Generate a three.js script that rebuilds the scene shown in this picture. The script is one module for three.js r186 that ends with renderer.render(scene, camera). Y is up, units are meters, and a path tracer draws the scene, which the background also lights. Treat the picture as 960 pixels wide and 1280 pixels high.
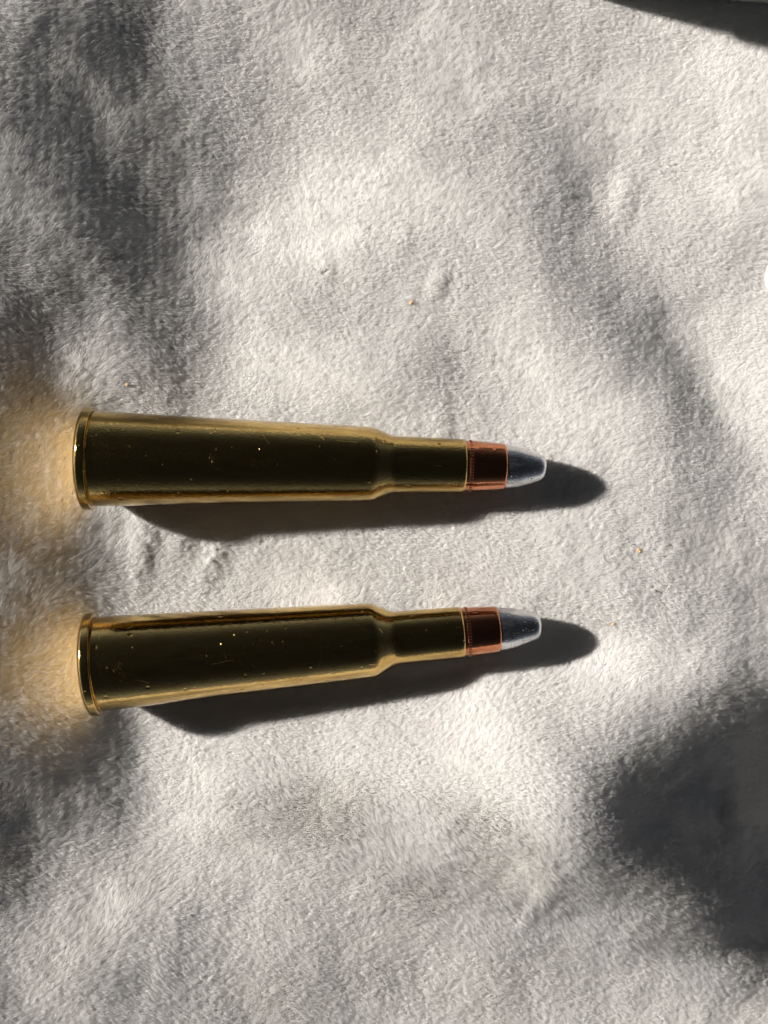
import * as THREE from 'three';
import { mergeGeometries } from 'three/addons/utils/BufferGeometryUtils.js';
import { RoundedBoxGeometry } from 'three/addons/geometries/RoundedBoxGeometry.js';
import { createNoise2D, createNoise3D } from 'simplex-noise';

// ---------------------------------------------------------------- camera, sky, sun, exposure
const S = 0.000115;                    // metres per unit of the layout grid (the frame is 960 x 1280 units at blanket level)
const EYE = 1500;                      // camera height above the blanket, in layout units
const rad = (d) => (d * Math.PI) / 180;
const SUN_EL = rad(28), SUN_AZ = rad(17);   // light travels to the right and a little towards the bottom of the frame

const scene = new THREE.Scene();
const camera = new THREE.PerspectiveCamera((2 * Math.atan(640 / EYE) * 180) / Math.PI, 960 / 1280, 0.01, 5);
camera.position.set(0, EYE * S, 0);
camera.up.set(0, 0, -1);
camera.lookAt(0, 0, 0);
camera.focus = (EYE - 50) * S;
camera.userData.fStop = 16;

const toSun = new THREE.Vector3(-Math.cos(SUN_EL) * Math.cos(SUN_AZ), Math.sin(SUN_EL), -Math.cos(SUN_EL) * Math.sin(SUN_AZ));
const sun = new THREE.DirectionalLight(new THREE.Color(1.0, 0.965, 0.915), 5.0);
sun.position.copy(toSun).multiplyScalar(0.6);
sun.castShadow = true;
sun.shadow.mapSize.set(4096, 4096);
Object.assign(sun.shadow.camera, { left: -0.14, right: 0.14, top: 0.14, bottom: -0.14, near: 0.05, far: 1.2 });
sun.shadow.bias = -0.0002;
sun.shadow.radius = 5;
scene.add(sun, sun.target);

// a clear sky: the CIE clear-sky luminance pattern about the sun, bluer away from it
function clearSky(level) {
  const W = 256, H = 128, data = new Float32Array(W * H * 4), d = new THREE.Vector3();
  for (let j = 0; j < H; j++) for (let i = 0; i < W; i++) {
    const up = ((j + 0.5) / H - 0.5) * Math.PI, round = ((i + 0.5) / W - 0.5) * 2 * Math.PI;
    d.set(Math.cos(round) * Math.cos(up), Math.sin(up), Math.sin(round) * Math.cos(up));
    const y = Math.max(d.y, 0.02), g = Math.acos(THREE.MathUtils.clamp(d.dot(toSun), -1, 1));
    const f = 0.91 + 10 * Math.exp(-3 * g) + 0.45 * Math.cos(g) ** 2;
    const haze = 1 + 9 * (1 - y) ** 4;
    const l = level * f * (1 - Math.exp(-0.32 / y)) * haze * (d.y < 0 ? 0.5 : 1);
    const white = Math.min(1, Math.exp(-2 * g) + 0.35 * (1 - y) ** 4);
    const o = (j * W + i) * 4;
    data[o] = l * (0.80 + 0.2 * white); data[o + 1] = l * (0.93 + 0.05 * white); data[o + 2] = l * (1.18 - 0.2 * white); data[o + 3] = 1;
  }
  const t = new THREE.DataTexture(data, W, H, THREE.RGBAFormat, THREE.FloatType);
  t.mapping = THREE.EquirectangularReflectionMapping;
  t.minFilter = t.magFilter = THREE.LinearFilter;
  t.needsUpdate = true;
  return t;
}
scene.background = scene.environment = clearSky(0.022);

const renderer = new THREE.WebGLRenderer({ antialias: true });
renderer.toneMapping = THREE.LinearToneMapping;
renderer.toneMappingExposure = 2.08;
renderer.shadowMap.enabled = true;

// ---------------------------------------------------------------- helpers
function random(seed) {
  return () => { seed = (seed + 0x6d2b79f5) | 0; let t = Math.imul(seed ^ (seed >>> 15), 1 | seed); t = (t + Math.imul(t ^ (t >>> 7), 61 | t)) ^ t; return ((t ^ (t >>> 14)) >>> 0) / 4294967296; };
}
const smooth = (a, b, x) => { const t = Math.min(1, Math.max(0, (x - a) / (b - a))); return t * t * (3 - 2 * t); };
const mix = (a, b, t) => a + (b - a) * t;
const at = (px, py, h = 0) => { const k = (EYE - h) / EYE; return new THREE.Vector3((px - 480) * k, h, (py - 640) * k); };   // layout units
function add(name, geometry, material, parent) {
  const m = new THREE.Mesh(geometry, material);
  m.name = name; m.castShadow = m.receiveShadow = true;
  parent.add(m);
  return m;
}
function tag(o, label, category, group) { o.userData = { label, category }; if (group) o.userData.group = group; return o; }

// ---------------------------------------------------------------- where the two cartridges lie (layout units)
const CARTRIDGES = [
  { head: at(103, 573, 57), nose: at(685, 584.5, 35), scale: 1 },
  { head: at(109, 831, 57), nose: at(679, 781.5, 35), scale: 1 },
];
// half widths along the axis, from the head; used for the metal and for the pile pressed flat under it
const BODY = [[0, 62], [17, 62], [18, 57], [340, 45], [375, 34.5], [455, 32.5], [505, 28.5], [530, 24.5], [548, 17]];
const halfWidth = (t) => {
  if (t < -6 || t > 556) return 0;
  for (let i = 1; i < BODY.length; i++) if (t <= BODY[i][0]) { const [a, b] = [BODY[i - 1], BODY[i]]; return mix(a[1], b[1], Math.max(0, (t - a[0]) / (b[0] - a[0]))); }
  return 12;
};
for (const c of CARTRIDGES) { c.axis = c.nose.clone().sub(c.head).normalize(); c.length = c.nose.distanceTo(c.head); }
// height of the underside of the metal above a spot, or Infinity
function underside(x, z) {
  let low = Infinity;
  for (const c of CARTRIDGES) {
    const dx = x - c.head.x, dz = z - c.head.z, l = Math.hypot(c.axis.x, c.axis.z), ux = c.axis.x / l, uz = c.axis.z / l;
    const t = dx * ux + dz * uz, d = Math.abs(dx * uz - dz * ux), r = halfWidth(t);
    if (d < r + 3 && r > 0) low = Math.min(low, c.head.y + (c.axis.y / l) * t - Math.sqrt(Math.max(0, r * r - d * d)));
  }
  return low;
}

// ---------------------------------------------------------------- the folds of the blanket
// A survey of the folds: for a spot [x, tone] in the row at y, how squarely the cloth there is turned to the low sun.
const FOLDS = {
  '-60': [[0, 180], [120, 150], [240, 170], [480, 170], [700, 180], [960, 195]],
  0: [[0, 185], [80, 150], [160, 120], [240, 165], [320, 170], [400, 165], [480, 170], [560, 175], [640, 185], [720, 190], [800, 190], [880, 200], [960, 200]],
  80: [[0, 150], [60, 130], [100, 105], [140, 80], [170, 115], [200, 170], [240, 160], [320, 165], [400, 180], [480, 175], [560, 165], [640, 170], [720, 180], [800, 195], [880, 205], [960, 200]],
  150: [[0, 135], [50, 95], [90, 85], [130, 120], [170, 125], [240, 135], [320, 165], [400, 195], [480, 190], [560, 165], [640, 170], [720, 160], [800, 190], [880, 205], [960, 195]],
  220: [[0, 150], [50, 105], [90, 75], [130, 110], [170, 130], [240, 125], [285, 140], [320, 185], [400, 200], [480, 195], [560, 175], [640, 170], [690, 135], [720, 125], [755, 165], [800, 195], [880, 200], [960, 190]],
  300: [[0, 155], [60, 140], [110, 90], [140, 85], [170, 105], [205, 95], [235, 165], [320, 195], [400, 200], [480, 190], [560, 185], [640, 175], [690, 145], [730, 150], [800, 185], [880, 180], [960, 165]],
  350: [[0, 150], [60, 140], [120, 145], [180, 115], [220, 125], [270, 180], [340, 195], [480, 185], [640, 185], [700, 150], [750, 160], [800, 175], [880, 185], [960, 190]],
  400: [[0, 95], [50, 115], [90, 165], [130, 165], [190, 110], [240, 160], [320, 185], [400, 190], [480, 185], [560, 185], [640, 190], [700, 175], [760, 130], [820, 120], [850, 170], [890, 200], [960, 210]],
  460: [[0, 60], [50, 65], [90, 150], [140, 160], [200, 130], [240, 150], [280, 185], [320, 200], [400, 195], [480, 170], [540, 155], [600, 185], [700, 195], [760, 170], [800, 125], [845, 90], [870, 160], [915, 215], [960, 215]],
  520: [[0, 95], [60, 110], [700, 200], [760, 195], [800, 180], [850, 125], [880, 140], [920, 195], [960, 210]],
  580: [[0, 115], [50, 120], [760, 195], [800, 190], [860, 155], [910, 165], [960, 190]],
  645: [[0, 120], [60, 130], [130, 175], [720, 190], [800, 180], [860, 165], [960, 175]],
  700: [[0, 105], [60, 110], [120, 130], [150, 155], [175, 205], [215, 165], [265, 200], [320, 195], [400, 200], [480, 205], [560, 205], [640, 205], [720, 195], [800, 180], [860, 165], [960, 165]],
  745: [[0, 115], [60, 120], [115, 125], [170, 180], [240, 190], [400, 205], [560, 205], [720, 195], [800, 180], [960, 165]],
  810: [[0, 115], [60, 120], [770, 190], [860, 180], [960, 165]],
  875: [[0, 125], [60, 115], [720, 190], [770, 180], [810, 160], [850, 130], [900, 70], [960, 45], [1080, 40]],
  905: [[0, 125], [60, 110], [720, 185], [740, 150], [770, 80], [800, 10], [880, 0], [960, 0], [1080, 0], [1200, 60]],
  940: [[0, 85], [60, 80], [120, 68], [150, 105], [180, 190], [215, 220], [250, 215], [320, 195], [400, 200], [480, 200], [560, 195], [640, 195], [625, 188], [665, 160], [695, 100], [722, 0], [775, 0], [850, 0], [960, 0], [1080, 0], [1200, 60]],
  1000: [[0, 90], [60, 105], [110, 120], [150, 165], [200, 210], [245, 205], [320, 180], [400, 185], [480, 185], [560, 180], [640, 190], [625, 184], [665, 155], [695, 90], [722, 0], [775, 0], [850, 0], [960, 0], [1080, 0], [1200, 60]],
  1080: [[0, 120], [40, 158], [80, 178], [160, 193], [240, 193], [320, 188], [400, 183], [480, 188], [560, 178], [640, 183], [690, 160], [720, 80], [748, 0], [810, 0], [860, 0], [960, 0], [1080, 0], [1200, 60]],
  1125: [[760, 165], [800, 110], [840, 20], [890, 0], [960, 0], [1080, 0], [1200, 60]],
  1160: [[0, 173], [80, 183], [160, 183], [240, 173], [320, 183], [400, 178], [480, 173], [560, 183], [640, 168], [720, 183], [800, 183], [840, 158], [875, 60], [910, 10], [960, 0], [1080, 0], [1200, 60]],
  1230: [[0, 173], [80, 173], [160, 168], [240, 158], [320, 173], [400, 158], [480, 168], [560, 183], [640, 168], [720, 173], [800, 183], [860, 190], [910, 170], [960, 100]],
  1300: [[0, 168], [160, 168], [300, 158], [400, 163], [560, 178], [720, 173], [880, 185], [960, 190]],
};
const FLAT_TONE = 186;
const CELL = 12, GX0 = -340, GZ0 = -340, GW = 138, GH = 166;
function drape() {
  // the slopes along the sun's course, spread over a grid, then the surface that has them (least squares, conjugate gradients)
  const lin = (b) => Math.pow((b / 255 + 0.055) / 1.055, 2.4), flat = lin(FLAT_TONE), n = GW * GH;
  const p = new Float64Array(n), w = new Float64Array(n), pin = new Float64Array(n), sx = Math.cos(SUN_AZ), sz = Math.sin(SUN_AZ);
  const spots = [];
  for (const [y, row] of Object.entries(FOLDS)) for (const [x, b] of row) spots.push([x, +y, Math.tan(SUN_EL) * (b > FLAT_TONE ? 1.05 : 1.3) * (lin(Math.max(0, b)) / flat - 1) - Math.max(0, 62 - b) / 170]);
  for (let j = 0; j < GH; j++) for (let i = 0; i < GW; i++) {
    const x = GX0 + i * CELL, y = GZ0 + j * CELL, k = j * GW + i;
    let sum = 0, part = 0;
    for (const [qx, qy, v] of spots) { const g = Math.exp(-((x - qx) ** 2) / (2 * 26 * 26) - (y - qy) ** 2 / (2 * 30 * 30)); sum += g; part += g * v; }
    p[k] = part / (sum + 1e-9); w[k] = Math.min(1, sum / 0.35);
    if (sum < 1e-4) p[k] = 0;
    const q = at(x, y);
    const u = Math.min(underside(q.x, q.z), underside(q.x - 45, q.z - 12), underside(q.x - 85, q.z - 22));
    if (u < 40) pin[k] = 2e-3;
  }
  const A = (h, out) => {                       // gradient of the quadratic form
    out.fill(0);
    for (let j = 0; j < GH - 1; j++) for (let i = 0; i < GW - 1; i++) {
      const k = j * GW + i, dx = (h[k + 1] - h[k]) / CELL, dz = (h[k + GW] - h[k]) / CELL;
      const along = w[k] * (sx * dx + sz * dz), across = (0.04 + 0.25 * (1 - w[k])) * (-sz * dx + sx * dz), rest = 0.25 * (1 - w[k]) * (sx * dx + sz * dz);
      const gx = (sx * (along + rest) - sz * across) / CELL, gz = (sz * (along + rest) + sx * across) / CELL;
      out[k] -= gx + gz; out[k + 1] += gx; out[k + GW] += gz;
    }
    for (let k = 0; k < n; k++) out[k] += (pin[k] + 2e-6) * h[k];
  };
  const b = new Float64Array(n), h = new Float64Array(n), r = new Float64Array(n), d = new Float64Array(n), q = new Float64Array(n);
  for (let j = 0; j < GH - 1; j++) for (let i = 0; i < GW - 1; i++) {
    const k = j * GW + i, g = (w[k] * p[k]) / CELL;
    b[k] -= g * (sx + sz); b[k + 1] += g * sx; b[k + GW] += g * sz;
  }
  r.set(b); d.set(b);
  let rr = r.reduce((s, v) => s + v * v, 0);
  const r0 = rr;
  for (let it = 0; it < 1500 && rr > r0 * 1e-9; it++) {
    A(d, q);
    let dq = 0; for (let k = 0; k < n; k++) dq += d[k] * q[k];
    const a = rr / dq; let next = 0;
    for (let k = 0; k < n; k++) { h[k] += a * d[k]; r[k] -= a * q[k]; next += r[k] * r[k]; }
    const beta = next / rr; rr = next;
    for (let k = 0; k < n; k++) d[k] = r[k] + beta * d[k];
  }
  return h;
}
const GRID = drape();
const noise = createNoise2D(random(11)), noise2 = createNoise2D(random(23)), noise3 = createNoise3D(random(5));
// small tucks of the cloth: [x, y, height, half length along the ridge, half width, turn of the ridge from the page's up direction]
const TUCKS = [[545, 352, 8, 17, 8, 20], [405, 332, 8, 14, 6, -10], [668, 1120, 8, 26, 8, 25], [783, 246, 8, 24, 11, 12], [549, 527, 5, 20, 8, 0], [172, 690, 9, 30, 12, 8], [262, 700, 9, 34, 13, 25], [503, 296, 5, 10, 7, 0], [225, 672, 5, 16, 9, 30]];
function height(x, z) {                         // top of the pile, layout units
  const fx = (x + 480 - GX0) / CELL, fz = (z + 640 - GZ0) / CELL;
  const i = Math.min(GW - 2, Math.max(0, Math.floor(fx))), j = Math.min(GH - 2, Math.max(0, Math.floor(fz)));
  const a = smooth(0, 1, Math.min(1, Math.max(0, fx - i))), b = smooth(0, 1, Math.min(1, Math.max(0, fz - j)));
  const la = mix(Math.min(1, Math.max(0, fx - i)), a, 0.3), lb = mix(Math.min(1, Math.max(0, fz - j)), b, 0.3), k = j * GW + i;
  let h = mix(mix(GRID[k], GRID[k + 1], la), mix(GRID[k + GW], GRID[k + GW + 1], la), lb);
  for (const [tx, ty, th, tl, tw, turn] of TUCKS) {
    const dx = x + 480 - tx, dy = z + 640 - ty;
    if (Math.abs(dx) > 90 || Math.abs(dy) > 90) continue;
    const c = Math.cos(rad(turn)), s = Math.sin(rad(turn)), u = dx * s - dy * c, v = dx * c + dy * s;
    h += (0.5 + 0.12 * noise(x / 14 + 50, z / 14)) * th * Math.exp(-((u / (tl * 1.35)) ** 2) - (v / (tw * 1.25)) ** 2);
  }
  h += 0.8 * noise(x / 75, z / 75) + 0.25 * noise(x / 28 + 9, z / 28);
  const e = Math.min(1, Math.max(0, (Math.max(Math.abs(x) - 760, Math.abs(z) - 920)) / 1500));
  return h * (1 - e * e * (3 - 2 * e));
}

// ---------------------------------------------------------------- the blanket: woven backing and its pile
const PILE = 8;                                 // pile height in layout units (1 mm)
const blanket = new THREE.Group();
blanket.name = 'blanket';
tag(blanket, 'white plush fleece blanket with soft folds that both cartridges lie on', 'blanket');
scene.add(blanket);
const fleece = new THREE.MeshPhysicalMaterial({ color: new THREE.Color(0.92, 0.905, 0.885), roughness: 1, metalness: 0, transmission: 0.62, thickness: 0, ior: 1.45, side: THREE.DoubleSide });
const backing = new THREE.MeshStandardMaterial({ color: new THREE.Color(0.78, 0.755, 0.725), roughness: 0.95, side: THREE.DoubleSide });
{
  const xs = [], zs = [];
  for (let v = -2600; v < -840; v += 110) xs.push(v);
  for (let v = -840; v <= 840; v += 8) xs.push(v);
  for (let v = 950; v <= 2600; v += 110) xs.push(v);
  for (let v = -2600; v < -1000; v += 100) zs.push(v);
  for (let v = -1000; v <= 1000; v += 8) zs.push(v);
  for (let v = 1100; v <= 2600; v += 100) zs.push(v);
  const pos = new Float32Array(xs.length * zs.length * 3), idx = [];
  zs.forEach((z, j) => xs.forEach((x, i) => {
    const o = (j * xs.length + i) * 3, u = underside(x, z);
    let y = height(x, z) - PILE;
    if (u < Infinity) y = Math.min(y, u - 2);
    pos[o] = x * S; pos[o + 1] = y * S; pos[o + 2] = z * S;
    if (i && j) { const a = j * xs.length + i, b = a - 1, c = a - xs.length, d = c - 1; idx.push(d, b, c, c, b, a); }
  }));
  const g = new THREE.BufferGeometry();
  g.setAttribute('position', new THREE.BufferAttribute(pos, 3));
  g.setIndex(idx);
  g.computeVertexNormals();
  add('backing', g, backing, blanket);
}
// a lock of pile: short fibres that leave one root, lean over and part a little
function lock(seed, lean) {
  const rnd = random(seed), pos = [], nor = [], idx = [];
  const side = new THREE.Vector3(), face = new THREE.Vector3(), p = new THREE.Vector3(), t = new THREE.Vector3();
  for (let f = 0; f < 10; f++) {
    const a = rnd() * 6.283, q = Math.sqrt(rnd()) * 1.5, len = 11 + rnd() * 4.5, az = (rnd() + rnd() - 1) * 0.45, l0 = lean * (0.35 + 0.3 * rnd()), l1 = lean * (1.05 + 0.5 * rnd()), tw = (rnd() - 0.5) * 1.6, wide = 0.14 + rnd() * 0.09;
    p.set(Math.cos(a) * q, -1, Math.sin(a) * q);
    const o = pos.length / 3;
    for (let s = 0; s <= 2; s++) {
      const l = mix(l0, l1, s / 2), yaw = az + (s / 2) * (rnd() - 0.5) * 0.7;
      t.set(Math.sin(l) * Math.cos(yaw), Math.cos(l), Math.sin(l) * Math.sin(yaw));
      side.set(-Math.sin(yaw) * Math.cos(tw), Math.sin(tw) * 0.6, Math.cos(yaw) * Math.cos(tw)).normalize();
      face.crossVectors(side, t).normalize();
      if (face.y < 0) face.negate();
      face.y += 0.7; face.normalize();         // a fibre is round: its light comes off the whole upper half
      const w = wide * (s === 2 ? 0.35 : 1 - 0.12 * s);
      pos.push(p.x - side.x * w, p.y - side.y * w, p.z - side.z * w, p.x + side.x * w, p.y + side.y * w, p.z + side.z * w);
      nor.push(face.x, face.y, face.z, face.x, face.y, face.z);
      if (s) idx.push(o + 2 * s - 2, o + 2 * s - 1, o + 2 * s, o + 2 * s, o + 2 * s - 1, o + 2 * s + 1);
      p.addScaledVector(t, len / 2);
    }
  }
  // wind every face so that its front is on the side its normals point to
  const P = (i) => new THREE.Vector3(pos[3 * i], pos[3 * i + 1], pos[3 * i + 2]);
  for (let i = 0; i < idx.length; i += 3) {
    const n = P(idx[i + 1]).sub(P(idx[i])).cross(P(idx[i + 2]).sub(P(idx[i])));
    if (n.x * nor[3 * idx[i]] + n.y * nor[3 * idx[i] + 1] + n.z * nor[3 * idx[i] + 2] < 0) [idx[i], idx[i + 1]] = [idx[i + 1], idx[i]];
  }
  const g = new THREE.BufferGeometry();
  g.setAttribute('position', new THREE.BufferAttribute(new Float32Array(pos.map((v) => v * S)), 3));
  g.setAttribute('normal', new THREE.BufferAttribute(new Float32Array(nor), 3));
  g.setIndex(idx);
  return g;
}
{
  const rnd = random(77), KINDS = 6, STEP = 1.85, lists = Array.from({ length: KINDS }, () => []);
  const m = new THREE.Matrix4(), nrm = new THREE.Vector3(), ax = new THREE.Vector3(), az = new THREE.Vector3();
  for (let z = -770; z <= 770; z += STEP) for (let x = -590; x <= 650; x += STEP) {
    const qx = x + (rnd() - 0.5) * STEP * 1.3, qz = z + (rnd() - 0.5) * STEP * 1.3;
    const h = height(qx, qz), u = underside(qx, qz), room = (u - (h - PILE)) / PILE, kind = Math.floor(rnd() * KINDS), grow = rnd();
    if (room < 0.25) continue;
    const e = 4, hx = (height(qx + e, qz) - height(qx - e, qz)) / (2 * e), hz = (height(qx, qz + e) - height(qx, qz - e)) / (2 * e);
    const clumpA = noise2(qx / 11, qz / 11), clumpB = noise2(qx / 6.5 + 40, qz / 6.5), broad = noise(qx / 210 + 3, qz / 210);
    // the way the pile is brushed turns slowly over the cloth and from one clump to the next
    const yaw = -0.35 + broad * 0.9 + 0.3 * noise(qx / 34 - 8, qz / 34) + clumpA * 0.18 + clumpB * 0.1;
    const combed = 1 - smooth(-330, -120, qx) + 0.35 * noise(qx / 160 + 70, qz / 160);   // brushed flatter on the left
    const tilt = -0.22 + 0.45 * combed + 0.045 * clumpB + 0.04 * clumpA;
    nrm.set(-hx, 1, -hz).normalize();
    ax.set(Math.cos(yaw), 0, Math.sin(yaw)).addScaledVector(nrm, -(Math.cos(yaw) * nrm.x + Math.sin(yaw) * nrm.z)).normalize();
    nrm.addScaledVector(ax, tilt).normalize();
    ax.addScaledVector(nrm, -ax.dot(nrm)).normalize();
    az.crossVectors(ax, nrm);
    const sy = (0.9 + 0.2 * grow + 0.07 * clumpA) * Math.min(1, Math.max(0.12, room)), sw = 0.9 + 0.3 * rnd();
    m.makeBasis(ax.clone().multiplyScalar(sw), nrm.clone().multiplyScalar(sy), az.clone().multiplyScalar(sw));
    m.setPosition(qx * S, (Math.min(h - PILE, u - 1) ) * S, qz * S);
    lists[kind].push(m.clone());
  }
  lists.forEach((list, k) => {
    const im = new THREE.InstancedMesh(lock(100 + k, 1.02), fleece, list.length);
    list.forEach((q, i) => im.setMatrixAt(i, q));
    im.name = k ? 'pile_' + String(k).padStart(3, '0') : 'pile';
    im.userData.kind = 'stuff';
    im.castShadow = im.receiveShadow = true;
    blanket.add(im);
  });
  console.log('pile locks', lists.reduce((s, l) => s + l.length, 0));
}

// ---------------------------------------------------------------- metals
function metalMaps(seed, tint, o) {
  // colour: thin tarnish and handling marks; bump: fine grain, drawing lines round the case, dents and scratches
  const W = 2048, H = 1024, col = new Uint8Array(W * H * 4), bump = new Uint8Array(W * H), rough = new Uint8Array(W * H * 4), rnd = random(seed), b = new Float32Array(W * H), r = new Float32Array(W * H), dark = new Float32Array(W * H);
  const grain = new Float32Array(W * H), GW2 = W / 4, GH2 = H / 4, coarse = new Float32Array(GW2 * GH2).map(() => rnd());
  for (let y = 0; y < H; y++) for (let x = 0; x < W; x++) {
    const i = x >> 2, j = y >> 2, u = smooth(0, 1, (x & 3) / 4), v = smooth(0, 1, (y & 3) / 4), c = (p, q) => coarse[(q % GH2) * GW2 + (p % GW2)];
    grain[y * W + x] = mix(mix(c(i, j), c(i + 1, j), u), mix(c(i, j + 1), c(i + 1, j + 1), u), v);
  }
  for (let y = 0; y < H; y++) for (let x = 0; x < W; x++) {
    const k = y * W + x, a = (y / H) * 6.2832, cx = Math.cos(a) * 1.6, cz = Math.sin(a) * 1.6, l = (x / W) * 14;
    const broad = noise3(cx, cz, l * 0.5 + seed), fine = noise3(cx * 7, cz * 7, l * 4 + seed);
    const ring = noise3(cx * 0.3, cz * 0.3, l * 26 + seed);
    b[k] = 0.5 + o.grain * (grain[k] - 0.5) + 0.007 * ring + 0.008 * fine;
    r[k] = o.rough + 0.05 * broad + 0.05 * fine + 0.05 * (grain[k] - 0.5);
    dark[k] = 1 - 0.10 * Math.max(0, broad) - 0.08 * Math.max(0, fine) - 0.16 * Math.max(0, grain[k] - 0.35) - 0.12 * Math.max(0, noise3(cx * 2.2 + 7, cz * 2.2, l * 0.9 + seed));
  }
  for (let n = 0; n < o.dents; n++) {
    const cx = rnd() * W, cy = rnd() * H, s = 3 + rnd() * rnd() * 7, el = 0.6 + 0.8 * rnd(), d = (0.2 + 0.4 * rnd()) * (rnd() < 0.8 ? -1 : 0.7);
    for (let y = -14; y <= 14; y++) for (let x = -14; x <= 14; x++) {
      const g = Math.exp(-((x / (s * el)) ** 2) - (y / (s / el)) ** 2), k = ((((cy + y) | 0) + H) % H) * W + ((((cx + x) | 0) + W) % W);
      b[k] += d * g; r[k] += 0.15 * g; dark[k] -= (d < 0 ? 0.25 : 0) * g;
    }
  }
  for (let n = 0; n < o.scratches; n++) {
    let x = rnd() * W, y = rnd() * H, a = rnd() < 0.5 ? rnd() * 6.28 : (rnd() - 0.5) * 0.5 + (rnd() < 0.5 ? 0 : 1.57);
    const len = 10 + rnd() * rnd() * 170, d = 0.06 + 0.14 * rnd();
    for (let s = 0; s < len; s++) {
      x += Math.cos(a); y += Math.sin(a); a += (rnd() - 0.5) * 0.05;
      const k = (((y | 0) + H) % H) * W + (((x | 0) + W) % W);
      b[k] -= d; r[k] += 0.12; b[(k + W) % (W * H)] += d * 0.4;
    }
  }
  for (const [t, u, spread, count, turn] of o.scuffs ?? []) for (let n = 0; n < count; n++) {   // scuffs of many short strokes
    let x = ((t + (rnd() + rnd() - 1) * spread) / 560) * W, y = (u + (rnd() + rnd() - 1) * spread * 0.0028) * H;
    const a = turn + (rnd() - 0.5) * 0.9, len = 8 + rnd() * 26;
    for (let s = 0; s < len; s++) for (let v = -3; v <= 3; v++) {
      const k = ((((y + Math.sin(a) * s + v * Math.cos(a)) | 0) + H) % H) * W + ((((x + Math.cos(a) * s - v * Math.sin(a)) | 0) + W) % W);
      b[k] = Math.max(b[k] - 0.4, b[k] - 0.12 * Math.exp(-(v * v) / 3)); r[k] += 0.03;
    }
  }
  for (let k = 0; k < W * H; k++) {
    bump[k] = Math.max(0, Math.min(255, b[k] * 255));
    const q = Math.max(0.1, Math.min(1, r[k])) * 255;
    rough[k * 4] = rough[k * 4 + 1] = rough[k * 4 + 2] = q; rough[k * 4 + 3] = 255;
    for (let c = 0; c < 3; c++) { const v = tint[c] * Math.pow(Math.max(0.3, dark[k]), 1 + 0.4 * c); col[k * 4 + c] = 255 * (v <= 0.0031308 ? 12.92 * v : 1.055 * Math.pow(v, 1 / 2.4) - 0.055); }
    col[k * 4 + 3] = 255;
  }
  const tex = (data, f, srgb) => { const t = new THREE.DataTexture(data, W, H, f); t.wrapS = t.wrapT = THREE.RepeatWrapping; t.minFilter = t.magFilter = THREE.LinearFilter; if (srgb) t.colorSpace = THREE.SRGBColorSpace; t.needsUpdate = true; return t; };
  return { map: tex(col, THREE.RGBAFormat, true), bumpMap: tex(bump, THREE.RedFormat), roughnessMap: tex(rough, THREE.RGBAFormat) };
}
const metal = (seed, tint, o) => new THREE.MeshStandardMaterial({ ...metalMaps(seed, tint, o), color: 0xffffff, metalness: 1, roughness: 1, bumpScale: o.depth });
const BRASS = [0.49, 0.345, 0.12];
const brassA = metal(3, BRASS, { grain: 0.10, rough: 0.10, dents: 100, scratches: 90, depth: 0.00015, scuffs: [[160, 0.668, 5, 5, 1.57], [62, 0.645, 3, 2, 0.8], [60, 0.70, 30, 6, 0.3], [300, 0.66, 60, 6, 0.9]] });
const brassB = metal(8, [0.55, 0.385, 0.14], { grain: 0.06, rough: 0.085, dents: 150, scratches: 70, depth: 0.00015, scuffs: [[46, 0.335, 8, 16, 0.9], [170, 0.37, 50, 12, 1.0], [330, 0.30, 40, 5, 0.8]] });
const copper = metal(15, [0.54, 0.215, 0.105], { grain: 0.03, rough: 0.12, dents: 40, scratches: 30, depth: 0.0001 });
const lead = metal(21, [0.58, 0.595, 0.62], { grain: 0.08, rough: 0.25, dents: 220, scratches: 60, depth: 0.0001 });
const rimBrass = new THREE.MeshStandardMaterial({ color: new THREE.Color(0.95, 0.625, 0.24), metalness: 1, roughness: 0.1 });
const primerMetal = new THREE.MeshStandardMaterial({ color: new THREE.Color(0.72, 0.62, 0.42), metalness: 1, roughness: 0.25 });

// ---------------------------------------------------------------- cartridges
// A turned piece: profile points [distance from the head, radius] in layout units, smoothed unless given as a corner (third value 1)
function turned(profile, { soft = 1, from = 0, to = 560 } = {}) {
  const pts = [];
  for (let i = 0; i < profile.length - 1; i++) {
    const [a, b] = [profile[i], profile[i + 1]], n = Math.max(1, Math.round(Math.hypot(b[0] - a[0], b[1] - a[1]) / 2.5));
    for (let k = 0; k < n; k++) pts.push([mix(a[0], b[0], k / n), mix(a[1], b[1], k / n), k === 0 && a[2] ? 1 : 0]);
  }
  pts.push([...profile[profile.length - 1].slice(0, 2), 1]);
  for (let pass = 0; pass < 6 * soft; pass++) {
    const old = pts.map((q) => q.slice());
    for (let i = 1; i < pts.length - 1; i++) if (!pts[i][2]) { pts[i][0] = (old[i - 1][0] + 2 * old[i][0] + old[i + 1][0]) / 4; pts[i][1] = (old[i - 1][1] + 2 * old[i][1] + old[i + 1][1]) / 4; }
  }
  const g = new THREE.LatheGeometry(pts.map(([t, r]) => new THREE.Vector2(Math.max(1e-6, r * S), t * S)), 128);
  const uv = g.attributes.uv, p = g.attributes.position;
  for (let i = 0; i < uv.count; i++) { const u = uv.getX(i); uv.setXY(i, (p.getY(i) / S - from) / (to - from), u); }
  g.rotateZ(-Math.PI / 2);
  return g;
}
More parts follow.
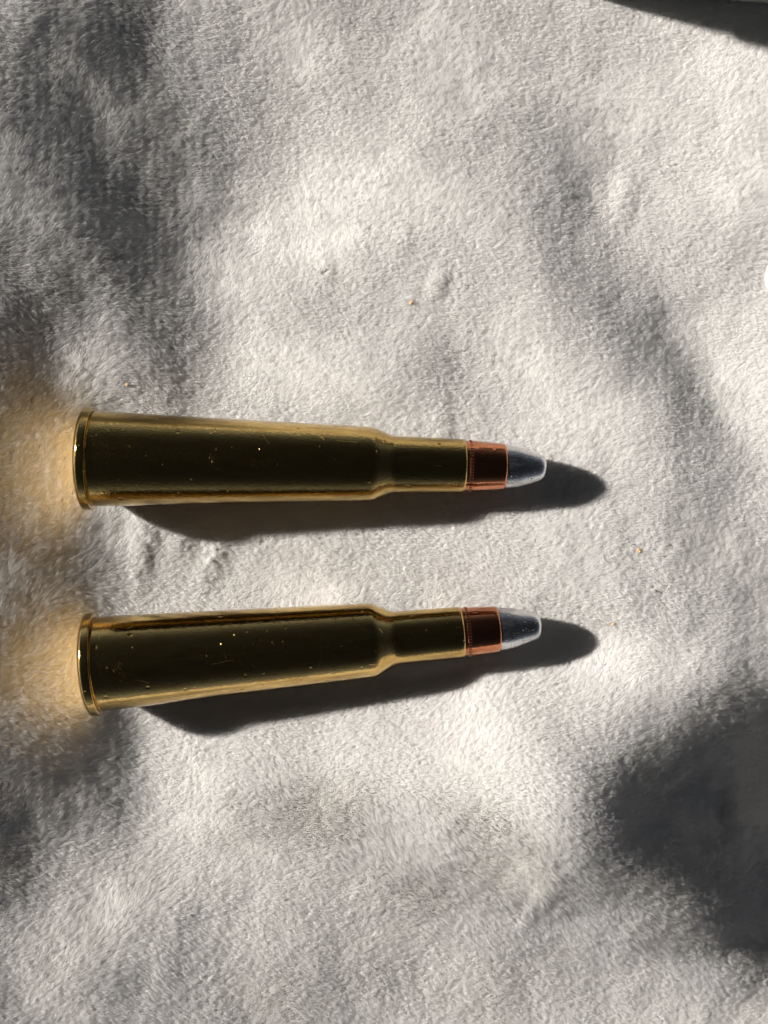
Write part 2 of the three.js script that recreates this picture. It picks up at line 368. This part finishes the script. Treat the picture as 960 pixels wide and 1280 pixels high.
function knurl(t, r, n) {                       // a ring of small rolled ridges round the jacket
  const one = new THREE.CapsuleGeometry(0.95 * S, 2.6 * S, 3, 6), list = [];
  one.rotateZ(Math.PI / 2);
  for (let k = 0; k < n; k++) { const a = (k / n) * 6.2832, g = one.clone(); g.translate(t * S, r * S, 0); g.rotateX(a); list.push(g); }
  return mergeGeometries(list);
}
function cartridge(spec, place) {
  const root = new THREE.Group();
  root.name = spec.name;
  const R = 62 * S, axis = place.axis, q = new THREE.Quaternion().setFromUnitVectors(new THREE.Vector3(1, 0, 0), axis);
  const roll = new THREE.Quaternion().setFromAxisAngle(new THREE.Vector3(1, 0, 0), spec.roll);
  root.quaternion.copy(q);
  root.position.copy(place.head).multiplyScalar(S).add(new THREE.Vector3(0, -R, 0).applyQuaternion(q));
  const part = (name, g, m) => { g.applyQuaternion(roll); g.translate(0, R, 0); return add(name, g, m, root); };
  const s = spec;
  part('case', turned([[14, 50, 1], [14.2, s.base, 1], [40, s.base - 0.6], [120, mix(s.base, s.shoulder, 0.32)], [s.t1, s.shoulder], [s.t2, s.neck], [s.t3 - 6, s.mouth], [s.t3 - 1.5, s.mouth + 0.2], [s.t3, s.mouth - 0.8, 1], [s.t3, s.mouth - 2.2, 1], [s.t3 - 8, s.mouth - 2.4, 1]], { soft: 0.6 }), s.brass);
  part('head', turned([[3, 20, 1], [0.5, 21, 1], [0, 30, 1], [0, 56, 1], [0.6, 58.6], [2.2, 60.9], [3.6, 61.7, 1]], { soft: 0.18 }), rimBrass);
  part('rim', turned([[3.5, 60, 1], [3.6, 61.8, 1], [5, 62], [13.4, 62], [13.9, 61.7], [14.1, 61.2, 1], [14.1, 48, 1]], { soft: 0.18 }), s.brass);
  part('primer', turned([[3, 0.01, 1], [3, 10], [2.2, 17], [3.6, 19.6], [8, 20, 1]], { soft: 0.34 }), primerMetal);
  const jacket = part('bullet_jacket', turned([[s.t3 - 10, s.jacket - 0.3, 1], [s.t3 + 1, s.jacket, 1], [s.t3 + 4, s.jacket + 0.1], [s.t3 + 6.2, s.jacket - 0.8], [s.t3 + 9, s.jacket], [s.t4 - 2, s.tip + 1.0], [s.t4, s.tip + 0.4, 1], [s.t4, s.tip - 1.5, 1]], { soft: 0.34 }), copper);
  const k = add('knurled_ring', knurl(s.t3 + 6.2, s.jacket - 0.55, 50).applyQuaternion(roll).translate(0, R, 0), copper, jacket);
  k.userData.label = 'rolled ring of fine ridges beside the case mouth';
  part('soft_point', turned([[s.t4 - 2, s.tip - 0.8, 1], [s.t4 + 0.5, s.tip - 0.6], [s.t4 + 18, s.tip - 2.6], [s.t4 + 32, s.tip - 6.6], [s.end - 6, 16.4], [s.end - 2, 13.6], [s.end - 0.4, 9.5], [s.end, 0.01, 1]], { soft: 0.34 }), lead);
  tag(root, s.label, 'cartridge', 'rifle cartridges on the blanket');
  scene.add(root);
  return root;
}
cartridge({ name: 'rifle_cartridge', label: 'upper of the two brass rifle cartridges, with the wider, duller neck', roll: 0.4, brass: brassA, base: 57.3, shoulder: 45.2, neck: 34.8, mouth: 33, jacket: 31.2, tip: 27.4, t1: 349, t2: 374, t3: 461, t4: 510, end: 561 }, CARTRIDGES[0]);
cartridge({ name: 'rifle_cartridge_001', label: 'lower of the two brass rifle cartridges, shinier and tilted up towards its tip', roll: 2.6, brass: brassB, base: 56.8, shoulder: 45.2, neck: 32.2, mouth: 31.4, jacket: 29.8, tip: 27.2, t1: 346, t2: 371, t3: 454, t4: 498, end: 551 }, CARTRIDGES[1]);

// ---------------------------------------------------------------- the box edge at the top right corner
{
  const box = new THREE.Group();
  box.name = 'box';
  const card = new THREE.MeshStandardMaterial({ color: new THREE.Color(0.33, 0.34, 0.30), roughness: 0.7 });
  const w = 420, d = 260, h = 150;
  const a = new RoundedBoxGeometry(w * S, (h - 42) * S, d * S, 4, 9 * S); a.translate((w / 2) * S, ((h - 42) / 2 + 6) * S, (-d / 2) * S);
  const b = new RoundedBoxGeometry((w + 8) * S, 40 * S, (d + 8) * S, 4, 9 * S); b.translate((w / 2) * S, (h - 14) * S, (-d / 2) * S);
  add('body', a, card, box); add('lid', b, card, box);
  const q = at(715, -18);
  box.position.set(q.x * S, (height(q.x + 150, q.z) - 3) * S, q.z * S);
  box.rotation.y = rad(-4.9);
  tag(box, 'grey green box whose edge shows in the top right corner', 'box');
  scene.add(box);
}

// ---------------------------------------------------------------- crumbs, lint and a tag
{
  const crumbMat = new THREE.MeshStandardMaterial({ color: new THREE.Color(0.46, 0.30, 0.15), roughness: 0.7 });
  const CRUMBS = [[515, 376, 2.5, 'tan crumb of dirt on the blanket above the upper cartridge neck'], [797, 688, 3.0, 'round tan crumb to the right of and below the upper cartridge tip'], [765, 779, 2.2, 'dark tan crumb to the right of the lower cartridge tip'], [161, 482, 1.6, 'tiny tan crumb just above the rim end of the upper cartridge']];
  CRUMBS.forEach(([x, y, r, label], n) => {
    const rnd = random(300 + n), g = new THREE.IcosahedronGeometry(r * S, 2), p = g.attributes.position, nn = createNoise3D(rnd);
    for (let i = 0; i < p.count; i++) { const k = 1 + 0.35 * nn(p.getX(i) / (r * S), p.getY(i) / (r * S), p.getZ(i) / (r * S)); p.setXYZ(i, p.getX(i) * k * 1.25, p.getY(i) * k * 0.8, p.getZ(i) * k); }
    g.computeVertexNormals();
    const q = at(x, y), m = add(n ? 'crumb_' + String(n).padStart(3, '0') : 'crumb', g, crumbMat, scene);
    m.position.set(q.x * S, (height(q.x, q.z) + 2) * S, q.z * S);
    m.rotation.y = rnd() * 6;
    tag(m, label, 'crumb');
  });
  const lintMat = new THREE.MeshStandardMaterial({ color: new THREE.Color(0.09, 0.065, 0.05), roughness: 0.7 });
  [[819, 736, 9, 0.5, 'short dark curved lint fibre to the right of the cartridges'], [756, 698, 6, 0.9, 'small pale brown lint fibre between the two tip shadows']].forEach(([x, y, l, turn, label], n) => {
    const q = at(x, y), y0 = height(q.x, q.z) + 1.5;
    const curve = new THREE.CatmullRomCurve3([[-l, 0, -1], [-l * 0.3, 0.5, 1.6], [l * 0.4, 0.6, 1.8], [l, 0, -0.6]].map(([a, b, c]) => new THREE.Vector3(a * S, b * S, c * S)));
    const m = add(n ? 'lint_fibre_001' : 'lint_fibre', new THREE.TubeGeometry(curve, 16, (n ? 0.6 : 0.8) * S, 6), lintMat, scene);
    m.position.set(q.x * S, y0 * S, q.z * S); m.rotation.y = -turn;
    tag(m, label, 'lint');
  });
  // the smooth white thing that just shows at the right edge
  const shape = new THREE.Shape();
  shape.absellipse(0, 0, 42 * S, 30 * S, 0, Math.PI * 2);
  const g = new THREE.ExtrudeGeometry(shape, { depth: 3 * S, bevelEnabled: true, bevelSize: 3 * S, bevelThickness: 3 * S, bevelSegments: 4, curveSegments: 40 });
  g.rotateX(-Math.PI / 2);
  const q = at(1009, 332), m = add('paper_tag', g, new THREE.MeshStandardMaterial({ color: new THREE.Color(0.5, 0.49, 0.47), roughness: 0.6 }), scene);
  m.position.set(q.x * S, (height(q.x - 30, q.z) + 3) * S, q.z * S);
  m.rotation.set(0, 0.5, 0.12);
  tag(m, 'smooth white rounded tag that just shows at the right edge', 'tag');
}

renderer.render(scene, camera);
